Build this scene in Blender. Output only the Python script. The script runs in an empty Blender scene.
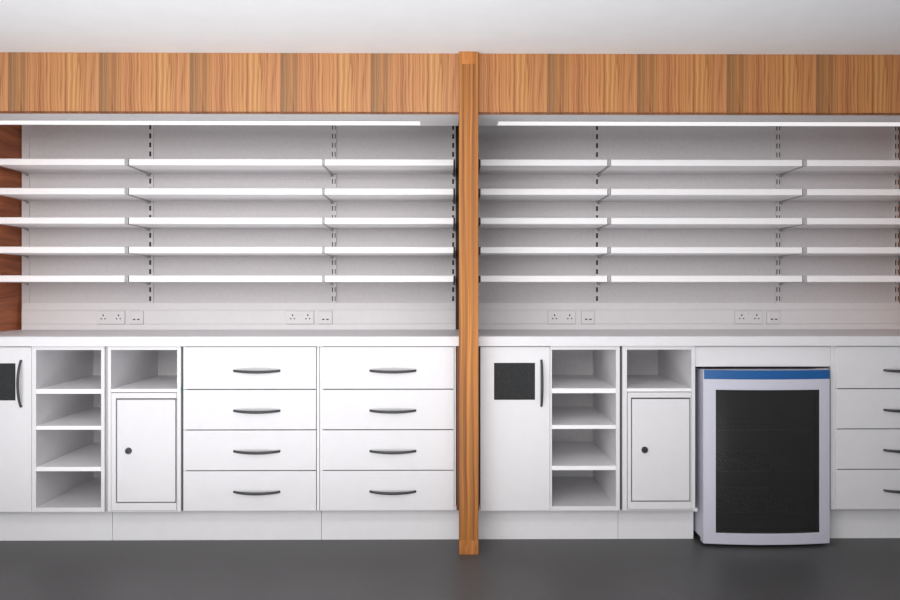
import bpy, bmesh, math, random
from mathutils import Vector
random.seed(4)
C = bpy.context.scene.collection

# ------------------------------------------------------------------ materials
def srgb(r, g, b):
    f = lambda c: (c/255/12.92) if c/255 <= .04045 else ((c/255+.055)/1.055)**2.4
    return (f(r), f(g), f(b), 1)

class NT:
    def __init__(s, name):
        s.m = bpy.data.materials.new(name); s.m.use_nodes = True
        s.t = s.m.node_tree; s.n = s.t.nodes; s.l = s.t.links
        s.b = s.n['Principled BSDF']
    def add(s, typ, **kw):
        n = s.n.new(typ)
        for k, v in kw.items(): setattr(n, k, v)
        return n
    def link(s, a, b): s.l.new(a, b)
    def math(s, op, a, b=None):
        n = s.add('ShaderNodeMath', operation=op)
        for i, v in enumerate((a, b)):
            if v is None: continue
            if isinstance(v, (int, float)): n.inputs[i].default_value = v
            else: s.link(v, n.inputs[i])
        return n.outputs[0]
    def comb(s, x, y, z):
        n = s.add('ShaderNodeCombineXYZ')
        for i, v in enumerate((x, y, z)):
            if isinstance(v, (int, float)): n.inputs[i].default_value = v
            else: s.link(v, n.inputs[i])
        return n.outputs[0]
    def noise(s, vec, scale, detail=2, rough=.5, dist=0):
        n = s.add('ShaderNodeTexNoise'); n.inputs['Scale'].default_value = scale
        n.inputs['Detail'].default_value = detail; n.inputs['Roughness'].default_value = rough
        n.inputs['Distortion'].default_value = dist
        s.link(vec, n.inputs['Vector']); return n.outputs['Fac']
    def ramp(s, fac, stops):
        n = s.add('ShaderNodeValToRGB'); e = n.color_ramp.elements
        e[0].position = stops[0][0]; e[0].color = stops[0][1]
        e[1].position = stops[-1][0]; e[1].color = stops[-1][1]
        for p, c in stops[1:-1]: e.new(p).color = c
        s.link(fac, n.inputs['Fac']); return n.outputs['Color']
    def mix(s, mode, fac, a, b):
        n = s.add('ShaderNodeMix', data_type='RGBA', blend_type=mode)
        if isinstance(fac, (int, float)): n.inputs[0].default_value = fac
        else: s.link(fac, n.inputs[0])
        for i, v in ((6, a), (7, b)):
            if isinstance(v, tuple): n.inputs[i].default_value = v
            else: s.link(v, n.inputs[i])
        return n.outputs[2]
    def obj(s): return s.add('ShaderNodeTexCoord').outputs['Object']

def g(v): return (v, v, v, 1)

def plain(name, col, rough=.5, metal=0, var=.03, scale=40, bump=0, spec=.5):
    t = NT(name); o = t.obj()
    f = t.noise(o, scale, 3)
    a = tuple(c*(1-var) for c in col[:3]) + (1,); b = tuple(min(1, c*(1+var)) for c in col[:3]) + (1,)
    t.link(t.ramp(f, [(.3, a), (.7, b)]), t.b.inputs['Base Color'])
    t.b.inputs['Roughness'].default_value = rough; t.b.inputs['Metallic'].default_value = metal
    t.b.inputs['Specular IOR Level'].default_value = spec
    if bump:
        bp = t.add('ShaderNodeBump'); bp.inputs['Strength'].default_value = bump; bp.inputs['Distance'].default_value = .002
        t.link(t.noise(o, scale*6, 3), bp.inputs['Height']); t.link(bp.outputs[0], t.b.inputs['Normal'])
    return t.m

def veneer(name, phase, tint, period=.3847):
    """Repeating vertical grained veneer leaves, each PERIOD metres wide."""
    t = NT(name); sep = t.add('ShaderNodeSeparateXYZ'); t.link(t.obj(), sep.inputs[0])
    x, z = sep.outputs[0], sep.outputs[2]
    fr = t.math('FRACT', t.math('ADD', t.math('DIVIDE', t.math('SUBTRACT', x, phase), period), 20))
    wob = t.math('MULTIPLY', t.math('SUBTRACT', t.noise(t.comb(t.math('MULTIPLY', fr, 3), 3, t.math('MULTIPLY', z, 5)), 1, 2), .5), .05)
    fw = t.math('ADD', fr, wob)
    base = t.ramp(fr, [
        (0, srgb(150,118,88)), (.01, srgb(180,140,104)), (.09, srgb(190,144,104)), (.12, srgb(208,154,108)),
        (.145, srgb(200,148,104)), (.165, srgb(162,122,88)), (.19, srgb(206,152,106)), (.3, srgb(216,156,112)),
        (.36, srgb(196,140,98)), (.4, srgb(216,158,112)), (.5, srgb(210,152,104)), (.6, srgb(216,158,110)),
        (.625, srgb(190,134,90)), (.65, srgb(224,170,118)), (.78, srgb(224,170,118)), (.83, srgb(206,148,104)),
        (.9, srgb(216,158,114)), (.985, srgb(210,152,108)), (1, srgb(150,118,88))])
    s1 = t.noise(t.comb(t.math('MULTIPLY', fw, 75), 1.7, t.math('MULTIPLY', z, .8)), 1, 3, .65)
    c = t.mix('MULTIPLY', .75, base, t.ramp(s1, [(.3, srgb(188,158,136)), (.6, g(1))]))
    s3 = t.noise(t.comb(t.math('MULTIPLY', fw, 34), 4.4, t.math('MULTIPLY', z, 1.3)), 1, 1, .5)
    ln = t.ramp(t.math('ABSOLUTE', t.math('SUBTRACT', s3, .5)), [(0, srgb(176,138,110)), (.035, g(1))])
    c = t.mix('MULTIPLY', .7, c, ln)
    c = t.mix('MULTIPLY', 1, c, tint)
    t.link(c, t.b.inputs['Base Color']); t.b.inputs['Roughness'].default_value = .5
    t.b.inputs['Specular IOR Level'].default_value = .3
    return t.m

def timber(name, dark, light, sx=45, sz=.9, ax=0, seed=0., rough=.5, warp=.25):
    """Long straight grain; ax = axis across the grain (0: x, 2: z)."""
    t = NT(name); sep = t.add('ShaderNodeSeparateXYZ'); t.link(t.obj(), sep.inputs[0])
    o = sep.outputs
    a, l = (o[0], o[2]) if ax == 0 else (o[2], o[1])
    l = t.math('ADD', l, o[0]) if ax == 2 else l
    w = t.math('MULTIPLY', t.math('SUBTRACT', t.noise(t.comb(t.math('MULTIPLY', a, 6), seed, t.math('MULTIPLY', l, 1.6)), 1, 2), .5), warp)
    aw = t.math('ADD', t.math('MULTIPLY', a, sx), t.math('MULTIPLY', w, sx*.12))
    n1 = t.noise(t.comb(aw, seed+2, t.math('MULTIPLY', l, sz)), 1, 2, .5)
    n2 = t.noise(t.comb(t.math('MULTIPLY', aw, 5), seed+7, t.math('MULTIPLY', l, sz*2)), 1, 3, .6)
    c = t.ramp(n1, [(.28, dark), (.5, tuple((p+q)/2 for p, q in zip(dark, light))), (.7, light)])
    c = t.mix('MULTIPLY', .7, c, t.ramp(n2, [(.3, srgb(200,185,170)), (.6, g(1))]))
    t.link(c, t.b.inputs['Base Color']); t.b.inputs['Roughness'].default_value = rough
    t.b.inputs['Specular IOR Level'].default_value = .3
    return t.m

M = {}
M['white'] = plain('white laminate', (.73, .718, .735, 1), .45, var=.012, scale=25)
M['trunk'] = plain('white plastic trunking', (.88, .86, .865, 1), .4, var=.012, scale=30)
M['shelf'] = plain('white coated steel shelf', (.90, .885, .895, 1), .4, var=.01, scale=20)
M['wall'] = plain('pale grey back board', (.80, .775, .785, 1), .7, var=.03, scale=60, bump=.1)
M['ceil'] = plain('matt white ceiling paint', (.83, .835, .85, 1), .9, var=.015, scale=8, bump=.05)
M['inner'] = plain('white cabinet interior', (.80, .79, .795, 1), .6, var=.03, scale=60)
M['plinth'] = plain('white plinth laminate', (.86, .85, .86, 1), .45, var=.012, scale=25)
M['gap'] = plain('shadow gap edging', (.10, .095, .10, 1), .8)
M['upright'] = plain('pale grey steel upright', (.82, .80, .805, 1), .45, var=.02)
M['slot'] = plain('dark slot', (.035, .03, .03, 1), .8)
M['bracket'] = plain('shade-greyed steel bracket', (.42, .405, .41, 1), .5, var=.02)  # white brackets greyed: shade of the shelf gaps is put into the colour
M['shaded_bracket'] = plain('shade-darkened steel bracket', (.02, .016, .015, 1), .6)  # same brackets beside the post, with deep shade put into the colour
M['handle'] = plain('dark pewter handle', (.05, .05, .055, 1), .45, spec=.4)
M['vent'] = plain('charcoal mesh panel', (.019, .02, .021, 1), .8, var=.5, scale=260, bump=.4)
M['lock'] = plain('brushed steel lock', (.05, .05, .055, 1), .35, metal=.8)
M['black'] = plain('black plastic', (.01, .01, .01, 1), .6)
M['fridge'] = plain('silver lavender fridge enamel', (.58, .575, .66, 1), .4, var=.01)
M['blue'] = plain('blue fridge trim', (.009, .098, .31, 1), .4, var=.04, scale=5)
M['liner'] = plain('charcoal fridge liner', (.16, .16, .155, 1), .6)
M['wire'] = plain('grey wire', (.33, .33, .33, 1), .4)
M['steel'] = plain('bright hinge metal', (.7, .66, .62, 1), .3, metal=.7)
M['pin'] = plain('socket pin hole', (.07, .065, .065, 1), .8)
M['green'] = plain('dark green clip', (.03, .10, .07, 1), .6)
M['veneer_a'] = veneer('vertical grain veneer left', -1.8734, (.78, .76, .68, 1))
M['veneer_b'] = veneer('vertical grain veneer right', .4191, (.74, .67, .52, 1))  # darker tint than the left board: right-side light falloff put into the colour
M['post'] = timber('orange brown timber', srgb(118,66,24), srgb(206,138,70), sx=75, sz=.8)
M['post2'] = timber('orange brown timber end block', srgb(150,88,36), srgb(206,136,72), sx=30, sz=6, seed=5)
M['panel'] = timber('reddish brown wood panel', srgb(140,72,40), srgb(196,116,72), sx=22, sz=1.4, ax=2, seed=3, warp=1.2)
M['dark'] = timber('dark brown wood', srgb(48,26,14), srgb(84,50,26), seed=8)
M['brown'] = timber('mid brown wood edge', srgb(96,56,34), srgb(140,88,56), seed=9)

def floor_mat():
    t = NT('dark grey speckled vinyl'); o = t.obj()
    a = t.noise(o, 260, 2, .6); b = t.noise(o, 2.2, 3, .5)
    c = t.ramp(a, [(.3, (.056, .055, .056, 1)), (.5, (.076, .0745, .076, 1)), (.72, (.108, .106, .108, 1))])
    c = t.mix('MULTIPLY', .35, c, t.ramp(b, [(.3, g(.7)), (.7, g(1))]))
    t.link(c, t.b.inputs['Base Color']); t.b.inputs['Roughness'].default_value = .45
    t.b.inputs['Specular IOR Level'].default_value = .35
    bp = t.add('ShaderNodeBump'); bp.inputs['Strength'].default_value = .12; bp.inputs['Distance'].default_value = .001
    t.link(a, bp.inputs['Height']); t.link(bp.outputs[0], t.b.inputs['Normal'])
    return t.m
M['floor'] = floor_mat()

def diffuser():
    t = NT('white lamp diffuser')
    t.b.inputs['Base Color'].default_value = (.9, .9, .9, 1)
    t.b.inputs['Emission Color'].default_value = (1, .99, .98, 1)
    t.b.inputs['Emission Strength'].default_value = .55
    return t.m
M['diffuser'] = diffuser()

def smoked_glass():
    t = NT('smoked glass'); tr = t.add('ShaderNodeBsdfTransparent'); tr.inputs[0].default_value = (.13, .13, .13, 1)
    gl = t.add('ShaderNodeBsdfGlossy'); gl.inputs['Roughness'].default_value = .25; gl.inputs[0].default_value = g(.5)
    df = t.add('ShaderNodeBsdfDiffuse'); df.inputs[0].default_value = (.024, .024, .0235, 1)
    ad = t.add('ShaderNodeAddShader'); t.link(tr.outputs[0], ad.inputs[0]); t.link(df.outputs[0], ad.inputs[1])
    mx = t.add('ShaderNodeMixShader'); mx.inputs[0].default_value = .03
    t.link(ad.outputs[0], mx.inputs[1]); t.link(gl.outputs[0], mx.inputs[2])
    t.link(mx.outputs[0], t.n['Material Output'].inputs[0]); return t.m
M['glass'] = smoked_glass()

# ------------------------------------------------------------------ mesh helpers
def box(bm, x0, x1, y0, y1, z0, z1, mi=0):
    v = [bm.verts.new((x, y, z)) for x in (x0, x1) for y in (y0, y1) for z in (z0, z1)]
    for q in ((0,1,3,2), (4,6,7,5), (0,4,5,1), (2,3,7,6), (0,2,6,4), (1,5,7,3)):
        f = bm.faces.new([v[i] for i in q]); f.material_index = mi
    return bm

def prism(bm, pts, x0, x1, mi=0):
    """Extrude a (y, z) outline from x0 to x1."""
    a = [bm.verts.new((x0, y, z)) for y, z in pts]; b = [bm.verts.new((x1, y, z)) for y, z in pts]
    n = len(pts)
    fs = [bm.faces.new(a), bm.faces.new(b[::-1])]
    for i in range(n): fs.append(bm.faces.new((a[i], b[i], b[(i+1) % n], a[(i+1) % n])))
    for f in fs: f.material_index = mi

def disc(bm, x, z, r, y0, y1, n=24, mi=0, r2=None):
    """Short cylinder facing the room (axis y)."""
    r2 = r if r2 is None else r2
    a = [bm.verts.new((x+r*math.cos(t), y0, z+r*math.sin(t))) for t in [i*2*math.pi/n for i in range(n)]]
    b = [bm.verts.new((x+r2*math.cos(t), y1, z+r2*math.sin(t))) for t in [i*2*math.pi/n for i in range(n)]]
    fs = [bm.faces.new(a), bm.faces.new(b[::-1])]
    for i in range(n): fs.append(bm.faces.new((a[i], b[i], b[(i+1) % n], a[(i+1) % n])))
    for f in fs: f.material_index = mi

def sweep(bm, pts, u, w, ra, rb, n=10):
    """Elliptical bar along pts; u, w give the section axes; ra(t), rb(t) radii."""
    rings = []
    for i, p in enumerate(pts):
        t = i/(len(pts)-1)
        rings.append([bm.verts.new(p + u*ra(t)*math.cos(k*2*math.pi/n) + w*rb(t)*math.sin(k*2*math.pi/n)) for k in range(n)])
    bm.faces.new(rings[0]); bm.faces.new(rings[-1][::-1])
    for a, b in zip(rings, rings[1:]):
        for k in range(n): bm.faces.new((a[k], b[k], b[(k+1) % n], a[(k+1) % n]))

def build(name, bm, mats, parent=None, bevel=0, smooth=False):
    bmesh.ops.recalc_face_normals(bm, faces=bm.faces)
    # place the object's origin at the centre of its base, keeping world-metre texture coordinates out of the way
    me = bpy.data.meshes.new(name); bm.to_mesh(me); bm.free()
    for m in (mats if isinstance(mats, (list, tuple)) else [mats]): me.materials.append(M[m])
    if smooth:
        for p in me.polygons: p.use_smooth = True
    o = bpy.data.objects.new(name, me); C.objects.link(o)
    if parent: o.parent = parent
    if bevel:
        md = o.modifiers.new('bevel', 'BEVEL'); md.width = bevel; md.segments = 2; md.limit_method = 'ANGLE'
    return o

def tag(o, label, cat, group=None):
    o['label'] = label; o['category'] = cat
    if group: o['group'] = group
    return o

def thing(name, label, cat, loc, group=None):
    o = bpy.data.objects.new(name, None); C.objects.link(o); o.location = loc
    o.empty_display_size = .05
    return tag(o, label, cat, group)

def bxo(name, mat, parent, *dims, bevel=0):
    return build(name, box(bmesh.new(), *dims), mat, parent, bevel)

def struct(o): o['kind'] = 'structure'; return o

# ------------------------------------------------------------------ setting
struct(bxo('floor', 'floor', None, -6, 6, -4.9, .12, -.05, 0))
struct(bxo('wall_back', 'wall', None, -6, 6, 0, .12, 0, 2.13))
struct(bxo('ceiling', 'ceil', None, -6, 6, -4.9, .12, 2.13, 2.20))
ZS = 1.876                                            # underside of the soffit
o = bxo('soffit_board', 'white', None, -2.1895, .0385, -.6895, -.440, ZS, ZS+.020)
tag(o, 'pale soffit board above the left bay, behind the wood fascia', 'soffit', 'soffit boards over the shelving')
o = bxo('soffit_board', 'white', None, .1208, 2.3145, -.6895, -.440, ZS, ZS+.020)
tag(o, 'pale soffit board above the right bay, behind the wood fascia', 'soffit', 'soffit boards over the shelving')

# fascia boards and post
o = bxo('fascia_board', 'veneer_a', None, -2.2155, .0375, -.712, -.690, 1.8735, 2.1295)
tag(o, 'broad wood veneer fascia board, lighter stretch left of the post', 'fascia', 'wood fascia boards')
o = bxo('fascia_board', 'veneer_b', None, .1208, 2.3405, -.712, -.690, 1.8735, 2.1295)
tag(o, 'broad wood veneer fascia board, darker stretch right of the post', 'fascia', 'wood fascia boards')
for fo, x0, x1 in ((bpy.data.objects['fascia_board'], -2.2155, .0375), (bpy.data.objects['fascia_board.001'], .1208, 2.3405)):
    bxo('edge_strip', 'brown', fo, x0, x1, -.7128, -.7121, 1.8730, 1.8795)
post = thing('timber_post', 'tall square orange-brown timber post standing between the two bays', 'post', (0, 0, 0))
bxo('shaft', 'post', post, .0385, .1203, -.742, -.643, 0, 2.1295, bevel=.0012)
bxo('end_block', 'post2', post, .052, .109, -.7426, -.7415, 2.077, 2.1292)
bxo('end_block', 'post2', post, .0395, .1193, -.7426, -.7415, .0005, .060)

# end panels, divider
for x0, x1, s in ((-2.215, -2.190, 'left'), (2.315, 2.34, 'right')):
    o = bxo('end_panel', 'panel', None, x0, x1, -.689, -.001, .9185, 2.1295)
    tag(o, f'reddish-brown wood end panel closing the {s} end of the shelving', 'panel', 'wood end panels')
    o = bxo('base_end_panel', 'white', None, x0, x1, -.60, -.001, 0, .8745)
    tag(o, f'white end panel under the worktop at the far {s} end', 'panel', 'base end panels')
bm = bmesh.new()
box(bm, .045, .121, -.60, -.001, .9185, 2.1295); box(bm, .0295, .0445, -.03, -.001, .9185, 2.1295)
o = build('divider_panel', bm, 'dark'); tag(o, 'dark brown divider panel behind the post, above the worktop', 'panel')
bm = bmesh.new(); box(bm, .0300, .128, -.612, -.001, .1525, .8748); box(bm, .0300, .128, -.505, -.001, 0, .1525)
o = build('divider_panel', bm, 'brown'); tag(o, 'brown divider panel edge behind the post, below the worktop', 'panel')

# worktops
for x0, x1, s in ((-2.216, .0795, 'left'), (.0815, 2.341, 'right')):
    bm = bmesh.new()
    prism(bm, [(-.001, .8755), (-.001, .918), (-.637, .918), (-.640, .915), (-.640, .8755)], x0, x1)
    o = build('worktop', bm, 'white'); tag(o, f'long white worktop over the base cabinets {s} of the post', 'worktop', 'white worktops')

# dado trunking
TX = {'left': (-2.170, .0285), 'right': (.122, 2.314)}
for s, (x0, x1) in TX.items():
    bm = bmesh.new()
    prism(bm, [(-.001, .9185), (-.001, 1.054), (-.030, 1.054), (-.040, 1.0195), (-.035, 1.0192), (-.035, 1.0165), (-.040, 1.0160),
               (-.040, .9495), (-.035, .9490), (-.035, .9462), (-.040, .9455), (-.040, .9185)], x0, x1)
    o = build('dado_trunking', bm, 'trunk')
    tag(o, f'white dado trunking along the wall on the {s} worktop', 'trunking', 'white dado trunking')

def hole(bm, x, z, w, h, y=-.0486): box(bm, x-w/2, x+w/2, y, -.047, z-h/2, z+h/2)
def double_socket(x, label):
    t = thing('double_socket', label, 'socket', (x, -.04, .9805), 'double power sockets')
    bxo('shadow_rim', 'bracket', t, -.0705, .0712, -.003, .0, -.0348, .0332)  # grey backing added to draw the shadow outline around the plate
    bm = bmesh.new(); box(bm, -.0695, .0695, -.008, 0, -.0325, .0325)
    build('face_plate', bm, 'trunk', t, bevel=.0015)
    for c in (-.037, .040):
        bm = bmesh.new()
        for dx, dz, w, h in ((0, .0115, .006, .010), (-.0095, -.006, .0075, .0055), (.0095, -.006, .0075, .0055)):
            box(bm, c+dx-w/2, c+dx+w/2, -.0085, -.0078, dz-h/2, dz+h/2)
        build('pin_holes', bm, 'pin', t)
    for c in (-.006, .013):
        bm = bmesh.new(); box(bm, c-.005, c+.005, -.0105, -.0075, .006, .021); build('switch', bm, 'trunk', t, bevel=.001)
def data_socket(x, label):
    t = thing('data_socket', label, 'socket', (x, -.04, .9805), 'single data sockets')
    bxo('shadow_rim', 'bracket', t, -.0340, .0347, -.003, .0, -.0348, .0332)  # grey border painted in for the plate's edge shadow
    bm = bmesh.new(); box(bm, -.033, .033, -.008, 0, -.0325, .0325); build('face_plate', bm, 'trunk', t, bevel=.0015)
    bm = bmesh.new(); box(bm, -.024, .024, -.0105, -.0075, -.024, .026); build('insert', bm, 'trunk', t, bevel=.001)
    bm = bmesh.new()
    for c in (-.010, .011): box(bm, c-.006, c+.006, -.0110, -.0100, -.0125, -.0065)
    build('port', bm, 'black', t)
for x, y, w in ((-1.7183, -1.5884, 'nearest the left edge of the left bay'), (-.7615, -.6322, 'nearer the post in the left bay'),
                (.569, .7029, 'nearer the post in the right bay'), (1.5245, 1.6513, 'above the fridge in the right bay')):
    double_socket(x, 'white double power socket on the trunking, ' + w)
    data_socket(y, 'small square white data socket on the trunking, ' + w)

# lamps under the soffit
for x0, x1, s in ((-2.17, -0.1358, 'left'), (0.2175, 2.29, 'right')):
    t = thing('strip_light', f'long slim white strip light under the soffit, {s} bay', 'light', ((x0+x1)/2, -.50, ZS), 'strip lights')
    h = (x1-x0)/2
    bm = bmesh.new(); box(bm, -h, h, -.046, .046, -.001, .0); build('diffuser', bm, 'diffuser', t, bevel=.002)
    bm = bmesh.new(); box(bm, -h, h, -.052, -.0462, -.002, .0); build('housing', bm, 'bracket', t)

# ------------------------------------------------------------------ shelving
ORD = ['top', 'second', 'middle', 'fourth', 'bottom']
ZT = [1.745, 1.6055, 1.466, 1.3265, 1.1895]
UPR = [(-2.184, -2.148, 'none', 'left', 'at the left wood end panel'),
       (-1.5425, -1.517, 'one', 'left', 'second from the left edge'),
       (-.607, -.582, 'two', 'left', 'third from the left edge'),
       (.0065, .0285, 'one', 'left', 'beside the post'),
       (.1325, .153, 'one', 'right', 'tucked right beside the post'),
       (.7420, .7700, 'one', 'right', 'first clear of the post'),
       (1.6760, 1.7010, 'two', 'right', 'above the fridge'),
       (2.2920, 2.3140, 'two', 'right', 'beside the far right panel')]
for x0, x1, kind, s, w in UPR:
    bm = bmesh.new(); c = (x0+x1)/2
    prism(bm, [(-.001, 1.0545), (-.001, 2.1280), (-.0125, 2.1280), (-.0125, 1.0545)], x0, x1)
    if kind != 'none':
        cols = [(c-.0015, .010)] if kind == 'one' else [(c-.0068, .0050), (c+.0068, .0042)]
        for k in range(23):
            z = 1.0755+.0462*k
            if z > 2.11: continue
            for cx, w2 in cols: box(bm, cx-w2/2, cx+w2/2, -.0130, -.0120, z-.0125, z+.0125, 1)
    o = build('slotted_upright', bm, ['upright', 'slot'])
    tag(o, f'pale slotted wall upright in the {s} bay, {w}', 'upright', 'slotted shelving uprights')

SH = {'left': [(-2.147, -1.5475, 'short left-hand'), (-1.5262, -.6105, 'long central'), (-.5975, .0158, 'short right-hand')],
      'right': [(.1466, .7525, 'short left-hand'), (.7705, 1.6880, 'long central'), (1.7105, 2.3060, 'short right-hand')]}
for s, L in SH.items():
    for x0, x1, w in L:
        for r, zt in zip(ORD, ZT):
            h = (x1-x0)/2
            bm = bmesh.new()
            # folded front lip with a slightly rounded nose, board behind
            prism(bm, [(.0, -.031), (.0, 0), (-.278, 0), (-.281, -.0015), (-.282, -.004), (-.282, -.029), (-.280, -.031)], -h, h)
            o = build('wall_shelf', bm, 'shelf'); o.location = ((x0+x1)/2, -.018, zt)
            tag(o, f'white shelf, {w} one of the {r} tier in the {s} bay', 'shelf', f'white wall shelves in the {s} bay')

def bracket_mesh(bm, th):
    pts = [(0, -.001), (-.286, -.001), (-.290, -.005), (-.290, -.028), (-.286, -.0325), (-.20, -.0325), (-.10, -.033),
           (-.05, -.0345), (-.02, -.039), (-.006, -.045), (0, -.045)]
    prism(bm, pts, -th/2, th/2)
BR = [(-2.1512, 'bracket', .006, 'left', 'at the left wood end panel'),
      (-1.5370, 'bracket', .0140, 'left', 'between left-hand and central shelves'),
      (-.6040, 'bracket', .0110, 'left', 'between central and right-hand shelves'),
      (.0208, 'shaded_bracket', .0070, 'left', 'beside the post'),
      (.1400, 'shaded_bracket', .0100, 'right', 'beside the post'),
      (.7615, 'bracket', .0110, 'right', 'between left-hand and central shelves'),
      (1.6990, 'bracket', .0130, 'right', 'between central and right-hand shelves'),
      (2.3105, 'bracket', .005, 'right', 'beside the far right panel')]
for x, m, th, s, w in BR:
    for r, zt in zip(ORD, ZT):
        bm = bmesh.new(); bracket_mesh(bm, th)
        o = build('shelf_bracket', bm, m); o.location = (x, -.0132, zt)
        col = 'black' if m == 'shaded_bracket' else 'shade-greyed'
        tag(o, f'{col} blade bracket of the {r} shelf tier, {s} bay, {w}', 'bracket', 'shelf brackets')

# ------------------------------------------------------------------ base cabinets
FY = -.620      # front plane of doors and drawers
CY = -.600      # front plane of the carcasses behind them
def bow(parent, horiz, length, x, z, label=None):
    bm = bmesh.new(); N = 22; pts = []
    for i in range(N+1):
        t = i/N; a = 1-(2*t-1)**2; out = (.024 if horiz else .028)*(a**.75); s = (t-.5)*length
        dz = -.0035*a if horiz else 0
        pts.append(Vector((x+s, FY-.002-out, z+dz)) if horiz else Vector((x, FY-.002-out, z+s)))
    wid = lambda t: (.0048+.0018*(1-(2*t-1)**2))
    dep = lambda t: .0035
    u = Vector((0, 0, 1)) if horiz else Vector((1, 0, 0))
    sweep(bm, pts, u, Vector((0, 1, 0)), wid, dep)
    for e in (-1, 1):
        q = e*(length/2-.004)
        if horiz: disc(bm, x+q, z, .005, FY-.0075, FY, 12)
        else: disc(bm, x, z+q, .005, FY-.0075, FY, 12)
    return build('handle', bm, 'handle', parent, smooth=True)

def carcass(bm, x0, x1, z0=.152, z1=.875, t=.014):
    box(bm, x0, x0+t, CY, -.02, z0, z1); box(bm, x1-t, x1, CY, -.02, z0, z1)
    box(bm, x0+t, x1-t, CY, -.02, z0, z0+t); box(bm, x0+t, x1-t, CY, -.02, z1-t, z1)
    box(bm, x0+t, x1-t, -.03, -.02, z0+t, z1-t)

def cupboard(x0, x1, px0, px1, hx, label):
    t = thing('cupboard', label, 'cupboard', (0, 0, 0), 'base cupboards')
    bm = bmesh.new(); carcass(bm, x0+.001, x1-.001); build('carcass', bm, 'inner', t)
    d = bxo('door', 'white', t, x0+.0005, x1-.0005, FY, CY-.001, .152, .871, bevel=.001)
    bxo('dark_panel', 'vent', d, px0, px1, FY-.0008, FY+.0005, .6385, .8005)
    bow(d, False, .205, hx, .7115)
cupboard(-2.137, -1.8247, -2.074, -1.8942, -1.8690, 'white one-door cupboard with dark square panel, cut by the left edge')
cupboard(.1325, .4385, .1929, .3728, .4005, 'white one-door cupboard with dark square panel, right beside the post')

def shelf_unit(x0, a0, a1, x1, label):
    t = thing('open_shelf_cabinet', label, 'cabinet', (0, 0, 0), 'open shelf cabinets')
    bm = bmesh.new()
    z0, z1 = .1515, .874
    box(bm, x0, a0, FY, -.03, z0, z1); box(bm, a1, x1, FY, -.03, z0, z1)
    box(bm, a0, a1, FY, -.03, z0, .1705); box(bm, a0, a1, FY, -.03, .858, z1)
    build('carcass', bm, 'white', t, bevel=.0008)
    bxo('back', 'inner', t, a0, a1, -.045, -.031, .1705, .858)
    for lo, hi in ((.6670, .6880), (.5100, .5270), (.3290, .3478)):
        bxo('shelf', 'shelf', t, a0+.0003, a1-.0003, FY+.001, -.046, lo, hi, bevel=.001)
shelf_unit(-1.8235, -1.8052, -1.5229, -1.5078, 'white open cabinet of four cubbies in the left bay')
shelf_unit(.4395, .4474, .7287, .7455, 'white open cabinet of four cubbies in the right bay')

def locker_unit(x0, a0, a1, x1, d0, d1, lx, label):
    t = thing('locker_cabinet', label, 'cabinet', (0, 0, 0), 'locker cabinets')
    bm = bmesh.new(); z0, z1 = .1515, .874
    box(bm, x0, a0, FY, -.03, z0, z1); box(bm, a1, x1, FY, -.03, z0, z1)
    box(bm, a0, a1, FY, -.03, z0, .156); box(bm, a0, a1, FY, -.03, .858, z1)
    build('carcass', bm, 'white', t, bevel=.0008)
    bxo('back', 'inner', t, a0, a1, -.045, -.031, .156, .858)
    bxo('shelf', 'shelf', t, a0+.0003, a1-.0003, FY+.001, -.046, .6735, .6878, bevel=.001)
    # inset steel box with its own face frame
    bm = bmesh.new()
    f0, f1, b0, b1 = a0+.0025, a1-.0015, .158, .6705
    g0, g1, h0, h1 = d0, d1, .190, .6475
    y0 = FY-.003
    box(bm, f0, g0, y0, FY+.02, b0, b1); box(bm, g1, f1, y0, FY+.02, b0, b1)
    box(bm, g0, g1, y0, FY+.02, b0, h0); box(bm, g0, g1, y0, FY+.02, h1, b1)
    build('locker_frame', bm, 'white', t, bevel=.0008)
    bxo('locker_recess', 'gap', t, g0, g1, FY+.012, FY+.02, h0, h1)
    d = bxo('locker_door', 'white', t, g0+.005, g1-.005, y0+.0015, FY+.0118, h0+.005, h1-.0065, bevel=.0012)
    bm = bmesh.new(); disc(bm, lx, .418, .0150, y0+.0015, y0-.007, r2=.0125); disc(bm, lx, .418, .0095, y0-.007, y0-.0085)
    lk = build('lock', bm, 'lock', d)
    bm = bmesh.new(); disc(bm, lx-.001, .418, .0065, y0-.0086, y0-.0092); box(bm, lx-.0035, lx+.0005, y0-.0095, y0-.0086, .4115, .4245)
    build('keyhole', bm, 'black', lk)
    return t
t = locker_unit(-1.4935, -1.4795, -1.1923, -1.1760, -1.4577, -1.1945, -1.4030, 'white cabinet, cubby over small lockable door, in the left bay')
bxo('corner_clip', 'green', t, -1.1759, -1.1665, -.618, -.6085, .676, .694)
t = locker_unit(.7573, .7771, 1.0611, 1.0775, .7947, 1.0567, .8548, 'white cabinet, cubby over small lockable door, beside the fridge')
bm = bmesh.new(); box(bm, 1.0640, 1.0850, FY-.010, FY-.0005, .1490, .1640)
build('bottom_lip', bm, 'white', t, bevel=.001)

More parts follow.
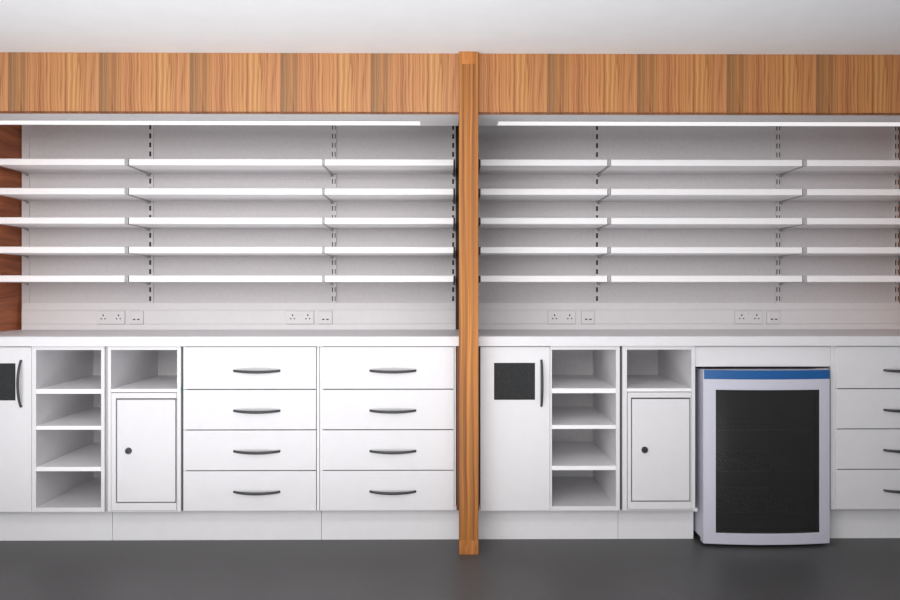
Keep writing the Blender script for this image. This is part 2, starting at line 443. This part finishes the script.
def drawer_unit(x0, x1, c0, c1, label, hx):
    t = thing('drawer_cabinet', label, 'drawers', (0, 0, 0), 'four-drawer cabinets')
    bm = bmesh.new(); box(bm, c0, c0+.012, CY-.012, -.02, .153, .875); box(bm, c1-.010, c1, CY-.012, -.02, .153, .875)
    box(bm, c0+.012, c1-.010, CY+.003, -.02, .153, .875)
    build('carcass', bm, 'inner', t)
    bxo('shadow_gap', 'gap', t, x0+.012, x1-.004, CY-.004, CY+.0028, .158, .866)
    ed = (.1525, .3300, .5080, .6852, .8715)
    for i in range(4):
        d = bxo('drawer', 'white', t, x0, x1, FY, CY-.0045, ed[i]+.0022, ed[i+1]-(.0022 if i < 3 else 0), bevel=.001)
        bow(d, True, .203, hx, (.2385, .4155, .5925, .7670)[i])
drawer_unit(-1.1650, -.5862, -1.1665, -.5735, 'white cabinet of four drawers in the middle of the left bay', -.8440)
drawer_unit(-.5622, .0175, -.5690, .0258, 'white cabinet of four drawers immediately left of the post', -.2500)
drawer_unit(1.6990, 2.2840, 1.6965, 2.2920, 'white cabinet of four drawers right of the fridge', 2.0100)
# dark joints between neighbouring units
for x0, x1, lab in ((-1.5068, -1.4945, 'grey joint strip between open cabinet and locker cabinet, left bay'),
                    (-1.1752, -1.1672, 'dark joint strip between locker cabinet and drawers, left bay'),
                    (-.5728, -.5697, 'thin joint strip between the two drawer cabinets, left bay'),
                    (.7465, .7563, 'dark joint strip between open cabinet and locker cabinet, right bay')):
    o = bxo('joint_strip', 'gap' if 'dark' in lab else 'bracket', None, x0, x1, -.608, -.02, .153, .8745)
    tag(o, lab, 'filler strip', 'joint strips between cabinets')
# fridge housing
o = bxo('filler_panel', 'white', None, 1.0790, 1.6765, -.614, -.596, .7825, .8715, bevel=.001)
tag(o, 'white filler panel between the worktop and the fridge', 'panel')
o = bxo('side_panel', 'white', None, 1.6775, 1.6950, -.616, -.02, .152, .875, bevel=.001)
tag(o, 'narrow white upright side panel between fridge and drawers', 'panel')

# plinths
for x0, x1, lab in ((-2.189, -1.5110, 'white plinth board on the floor under the leftmost units'),
                    (-1.5090, -0.5773, 'white plinth board under the left locker cabinet and first drawers'),
                    (-0.5753, .0780, 'white plinth board on the floor immediately left of the post'),
                    (.0790, 0.7551, 'white plinth board on the floor immediately right of the post'),
                    (0.7571, 1.0960, 'short white plinth board on the floor left of the fridge'),
                    (1.6700, 2.314, 'white plinth board on the floor right of the fridge')):
    o = bxo('plinth_board', 'plinth', None, x0, x1, -.530, -.512, 0, .1512)
    tag(o, lab, 'plinth', 'white plinth boards')

# ------------------------------------------------------------------ fridge
fr = thing('glass_door_fridge', 'undercounter fridge with dark glass door and blue top trim', 'fridge', (0, 0, 0))
X0, X1 = 1.1060, 1.6605
BX0, BX1 = 1.1075, 1.6560
bm = bmesh.new(); yb, yf = -.06, -.598; tw = .035
box(bm, BX0, BX0+tw, yf, yb, .030, .7700); box(bm, BX1-tw, BX1, yf, yb, .030, .7700)
box(bm, BX0+tw, BX1-tw, yf, yb, .030, .030+tw); box(bm, BX0+tw, BX1-tw, yf, yb, .770-tw, .770)
box(bm, BX0+tw, BX1-tw, yb-.02, yb, .030+tw, .770-tw)
build('body', bm, 'fridge', fr)
bm = bmesh.new(); a, b, c, d = BX0+tw+.0005, BX1-tw-.0005, .0655, .7345
box(bm, a, a+.004, yf+.002, yb-.021, c, d); box(bm, b-.004, b, yf+.002, yb-.021, c, d)
box(bm, a+.004, b-.004, yf+.002, yb-.021, c, c+.004); box(bm, a+.004, b-.004, yf+.002, yb-.021, d-.004, d)
box(bm, a+.004, b-.004, yb-.025, yb-.021, c+.004, d-.004)
build('liner', bm, 'liner', fr)
for z in (.50, .318, .135):
    bm = bmesh.new(); n = 22
    for i in range(n):
        x = a+.012+(b-a-.024)*i/(n-1); box(bm, x-.002, x+.002, -.575, -.12, z-.002, z+.002)
    for y in (-.575, -.35, -.12): box(bm, a+.005, b-.005, y-.003, y+.003, z-.006, z-.0022)
    build('wire_shelf', bm, 'wire', fr)
bxo('base', 'black', fr, BX0+.004, BX1-.004, -.600, yb, .012, .0298)
for x in (BX0+.04, BX1-.04):
    for y in (-.57, -.10):
        bm = bmesh.new(); box(bm, x-.018, x+.018, y-.018, y+.018, 0, .0118); build('foot', bm, 'black', fr, bevel=.003)
def ybow(x): u = (x-X0)/(X1-X0)*2-1; return -.6440-.024*(1-u*u)
WX0, WX1, WZ0, WZ1 = 1.1585, 1.6125, .0620, .6850
def bowed(bm, xs, zs, yoff, yback, skip=None):
    for i in range(len(xs)-1):
        for j in range(len(zs)-1):
            if skip and skip(.5*(xs[i]+xs[i+1]), .5*(zs[j]+zs[j+1])): continue
            v = []
            for x, z in ((xs[i], zs[j]), (xs[i+1], zs[j]), (xs[i+1], zs[j+1]), (xs[i], zs[j+1])):
                v += [bm.verts.new((x, ybow(x)+yoff, z)), bm.verts.new((x, yback, z))]
            fr_ = v[0::2]; bk = v[1::2]
            bm.faces.new(fr_); bm.faces.new(bk[::-1])
            for k in range(4): bm.faces.new((fr_[k], bk[k], bk[(k+1) % 4], fr_[(k+1) % 4]))
    bmesh.ops.remove_doubles(bm, verts=bm.verts, dist=1e-5)
    # drop the internal walls between neighbouring cells
    seen = {}
    for f in list(bm.faces):
        key = frozenset(v.index for v in f.verts); seen.setdefault(key, []).append(f)
def lin(a, b, n): return [a+(b-a)*i/n for i in range(n+1)]
def clean(bm):
    bm.verts.index_update(); seen = {}
    for f in bm.faces: seen.setdefault(frozenset(v.index for v in f.verts), []).append(f)
    dead = [f for fs in seen.values() if len(fs) > 1 for f in fs]
    bmesh.ops.delete(bm, geom=dead, context='FACES_ONLY')
bm = bmesh.new()
xs = sorted(set(lin(X0, WX0, 3)+lin(WX0, WX1, 16)+lin(WX1, X1, 3))); zs = [.0130, WZ0, WZ1, .7715]
bowed(bm, xs, zs, 0, -.600, lambda x, z: WX0 < x < WX1 and WZ0 < z < WZ1); clean(bm)
door = build('door', bm, 'fridge', fr, bevel=.002)
bm = bmesh.new(); bowed(bm, lin(X0+.0025, X1-.001, 18), [.7315, .7712], -.0012, -.625); clean(bm)
build('blue_trim', bm, 'blue', door, bevel=.0015)
bm = bmesh.new(); bowed(bm, lin(WX0+.0003, WX1-.0003, 16), [WZ0+.0003, WZ1-.0003], .004, 0); bm.free()
bm = bmesh.new()
gx = lin(WX0+.0003, WX1-.0003, 16)
for i in range(16):
    v = [bm.verts.new((gx[k], ybow(gx[k])+.004, z)) for k, z in ((i, WZ0+.0003), (i+1, WZ0+.0003), (i+1, WZ1-.0003), (i, WZ1-.0003))]
    bm.faces.new(v)
bmesh.ops.remove_doubles(bm, verts=bm.verts, dist=1e-5)
build('glass', bm, 'glass', door, smooth=True)
bm = bmesh.new(); w = .006
box(bm, WX0, WX0+w, -.640, -.6005, WZ0, WZ1); box(bm, WX1-w, WX1, -.640, -.6005, WZ0, WZ1)
box(bm, WX0+w, WX1-w, -.640, -.6005, WZ0, WZ0+w); box(bm, WX0+w, WX1-w, -.640, -.6005, WZ1-w, WZ1)
build('gasket', bm, 'black', door)
bxo('hinge', 'steel', fr, 1.602, 1.655, -.640, -.59, .7716, .7755, bevel=.001)
bm = bmesh.new(); disc(bm, 1.646, .7725, .004, -.646, -.6402); build('hinge_pin', bm, 'steel', fr)

# ------------------------------------------------------------------ light
def area(name, loc, target, sx, sy, power, col=(1, 1, 1)):
    l = bpy.data.lights.new(name, 'AREA'); l.shape = 'RECTANGLE'; l.size = sx; l.size_y = sy; l.energy = power; l.color = col
    o = bpy.data.objects.new(name, l); C.objects.link(o); o.location = loc
    o.rotation_euler = (Vector(target)-Vector(loc)).to_track_quat('-Z', 'Y').to_euler(); return o
area('unseen_front_lamp', (-1.05, -4.35, 1.60), (-.8, 0, 1.15), 2.8, 1.1, 56, (1, .985, .985))  # unseen area lamp behind the camera; no window is known there
area('added_downlight', (-.35, -2.9, 2.12), (-.3, -.4, .2), 3.2, .5, 24, (1, .985, .975))  # added downward fill, out of view, brightens plinths and cubby floors
fb = area('added_uplight', (-.5, -2.3, .12), (-.3, -1.2, 2.13), 3.6, .9, 50, (.97, .985, 1))  # lamp added near the floor, out of view, to brighten the ceiling
fb.data.spread = math.radians(145)
w = bpy.data.worlds.new('world'); bpy.context.scene.world = w; w.use_nodes = True
w.node_tree.nodes['Background'].inputs[0].default_value = (1, .985, 1, 1)
w.node_tree.nodes['Background'].inputs[1].default_value = .40

# ------------------------------------------------------------------ camera
cam = bpy.data.cameras.new('camera'); co = bpy.data.objects.new('camera', cam); C.objects.link(co)
co.location = (0, -4.2, 1.12); co.rotation_euler = (math.radians(90), 0, -math.radians(.546))
cam.sensor_width = 36; cam.lens = 36*817/900
cam.shift_x = -7.787/900; cam.shift_y = -10/900
cam.clip_start = .05
sc = bpy.context.scene; sc.camera = co
sc.view_settings.view_transform = 'Standard'; sc.view_settings.look = 'None'
sc.view_settings.exposure = 0; sc.view_settings.gamma = 1
sc.cycles.use_denoising = True
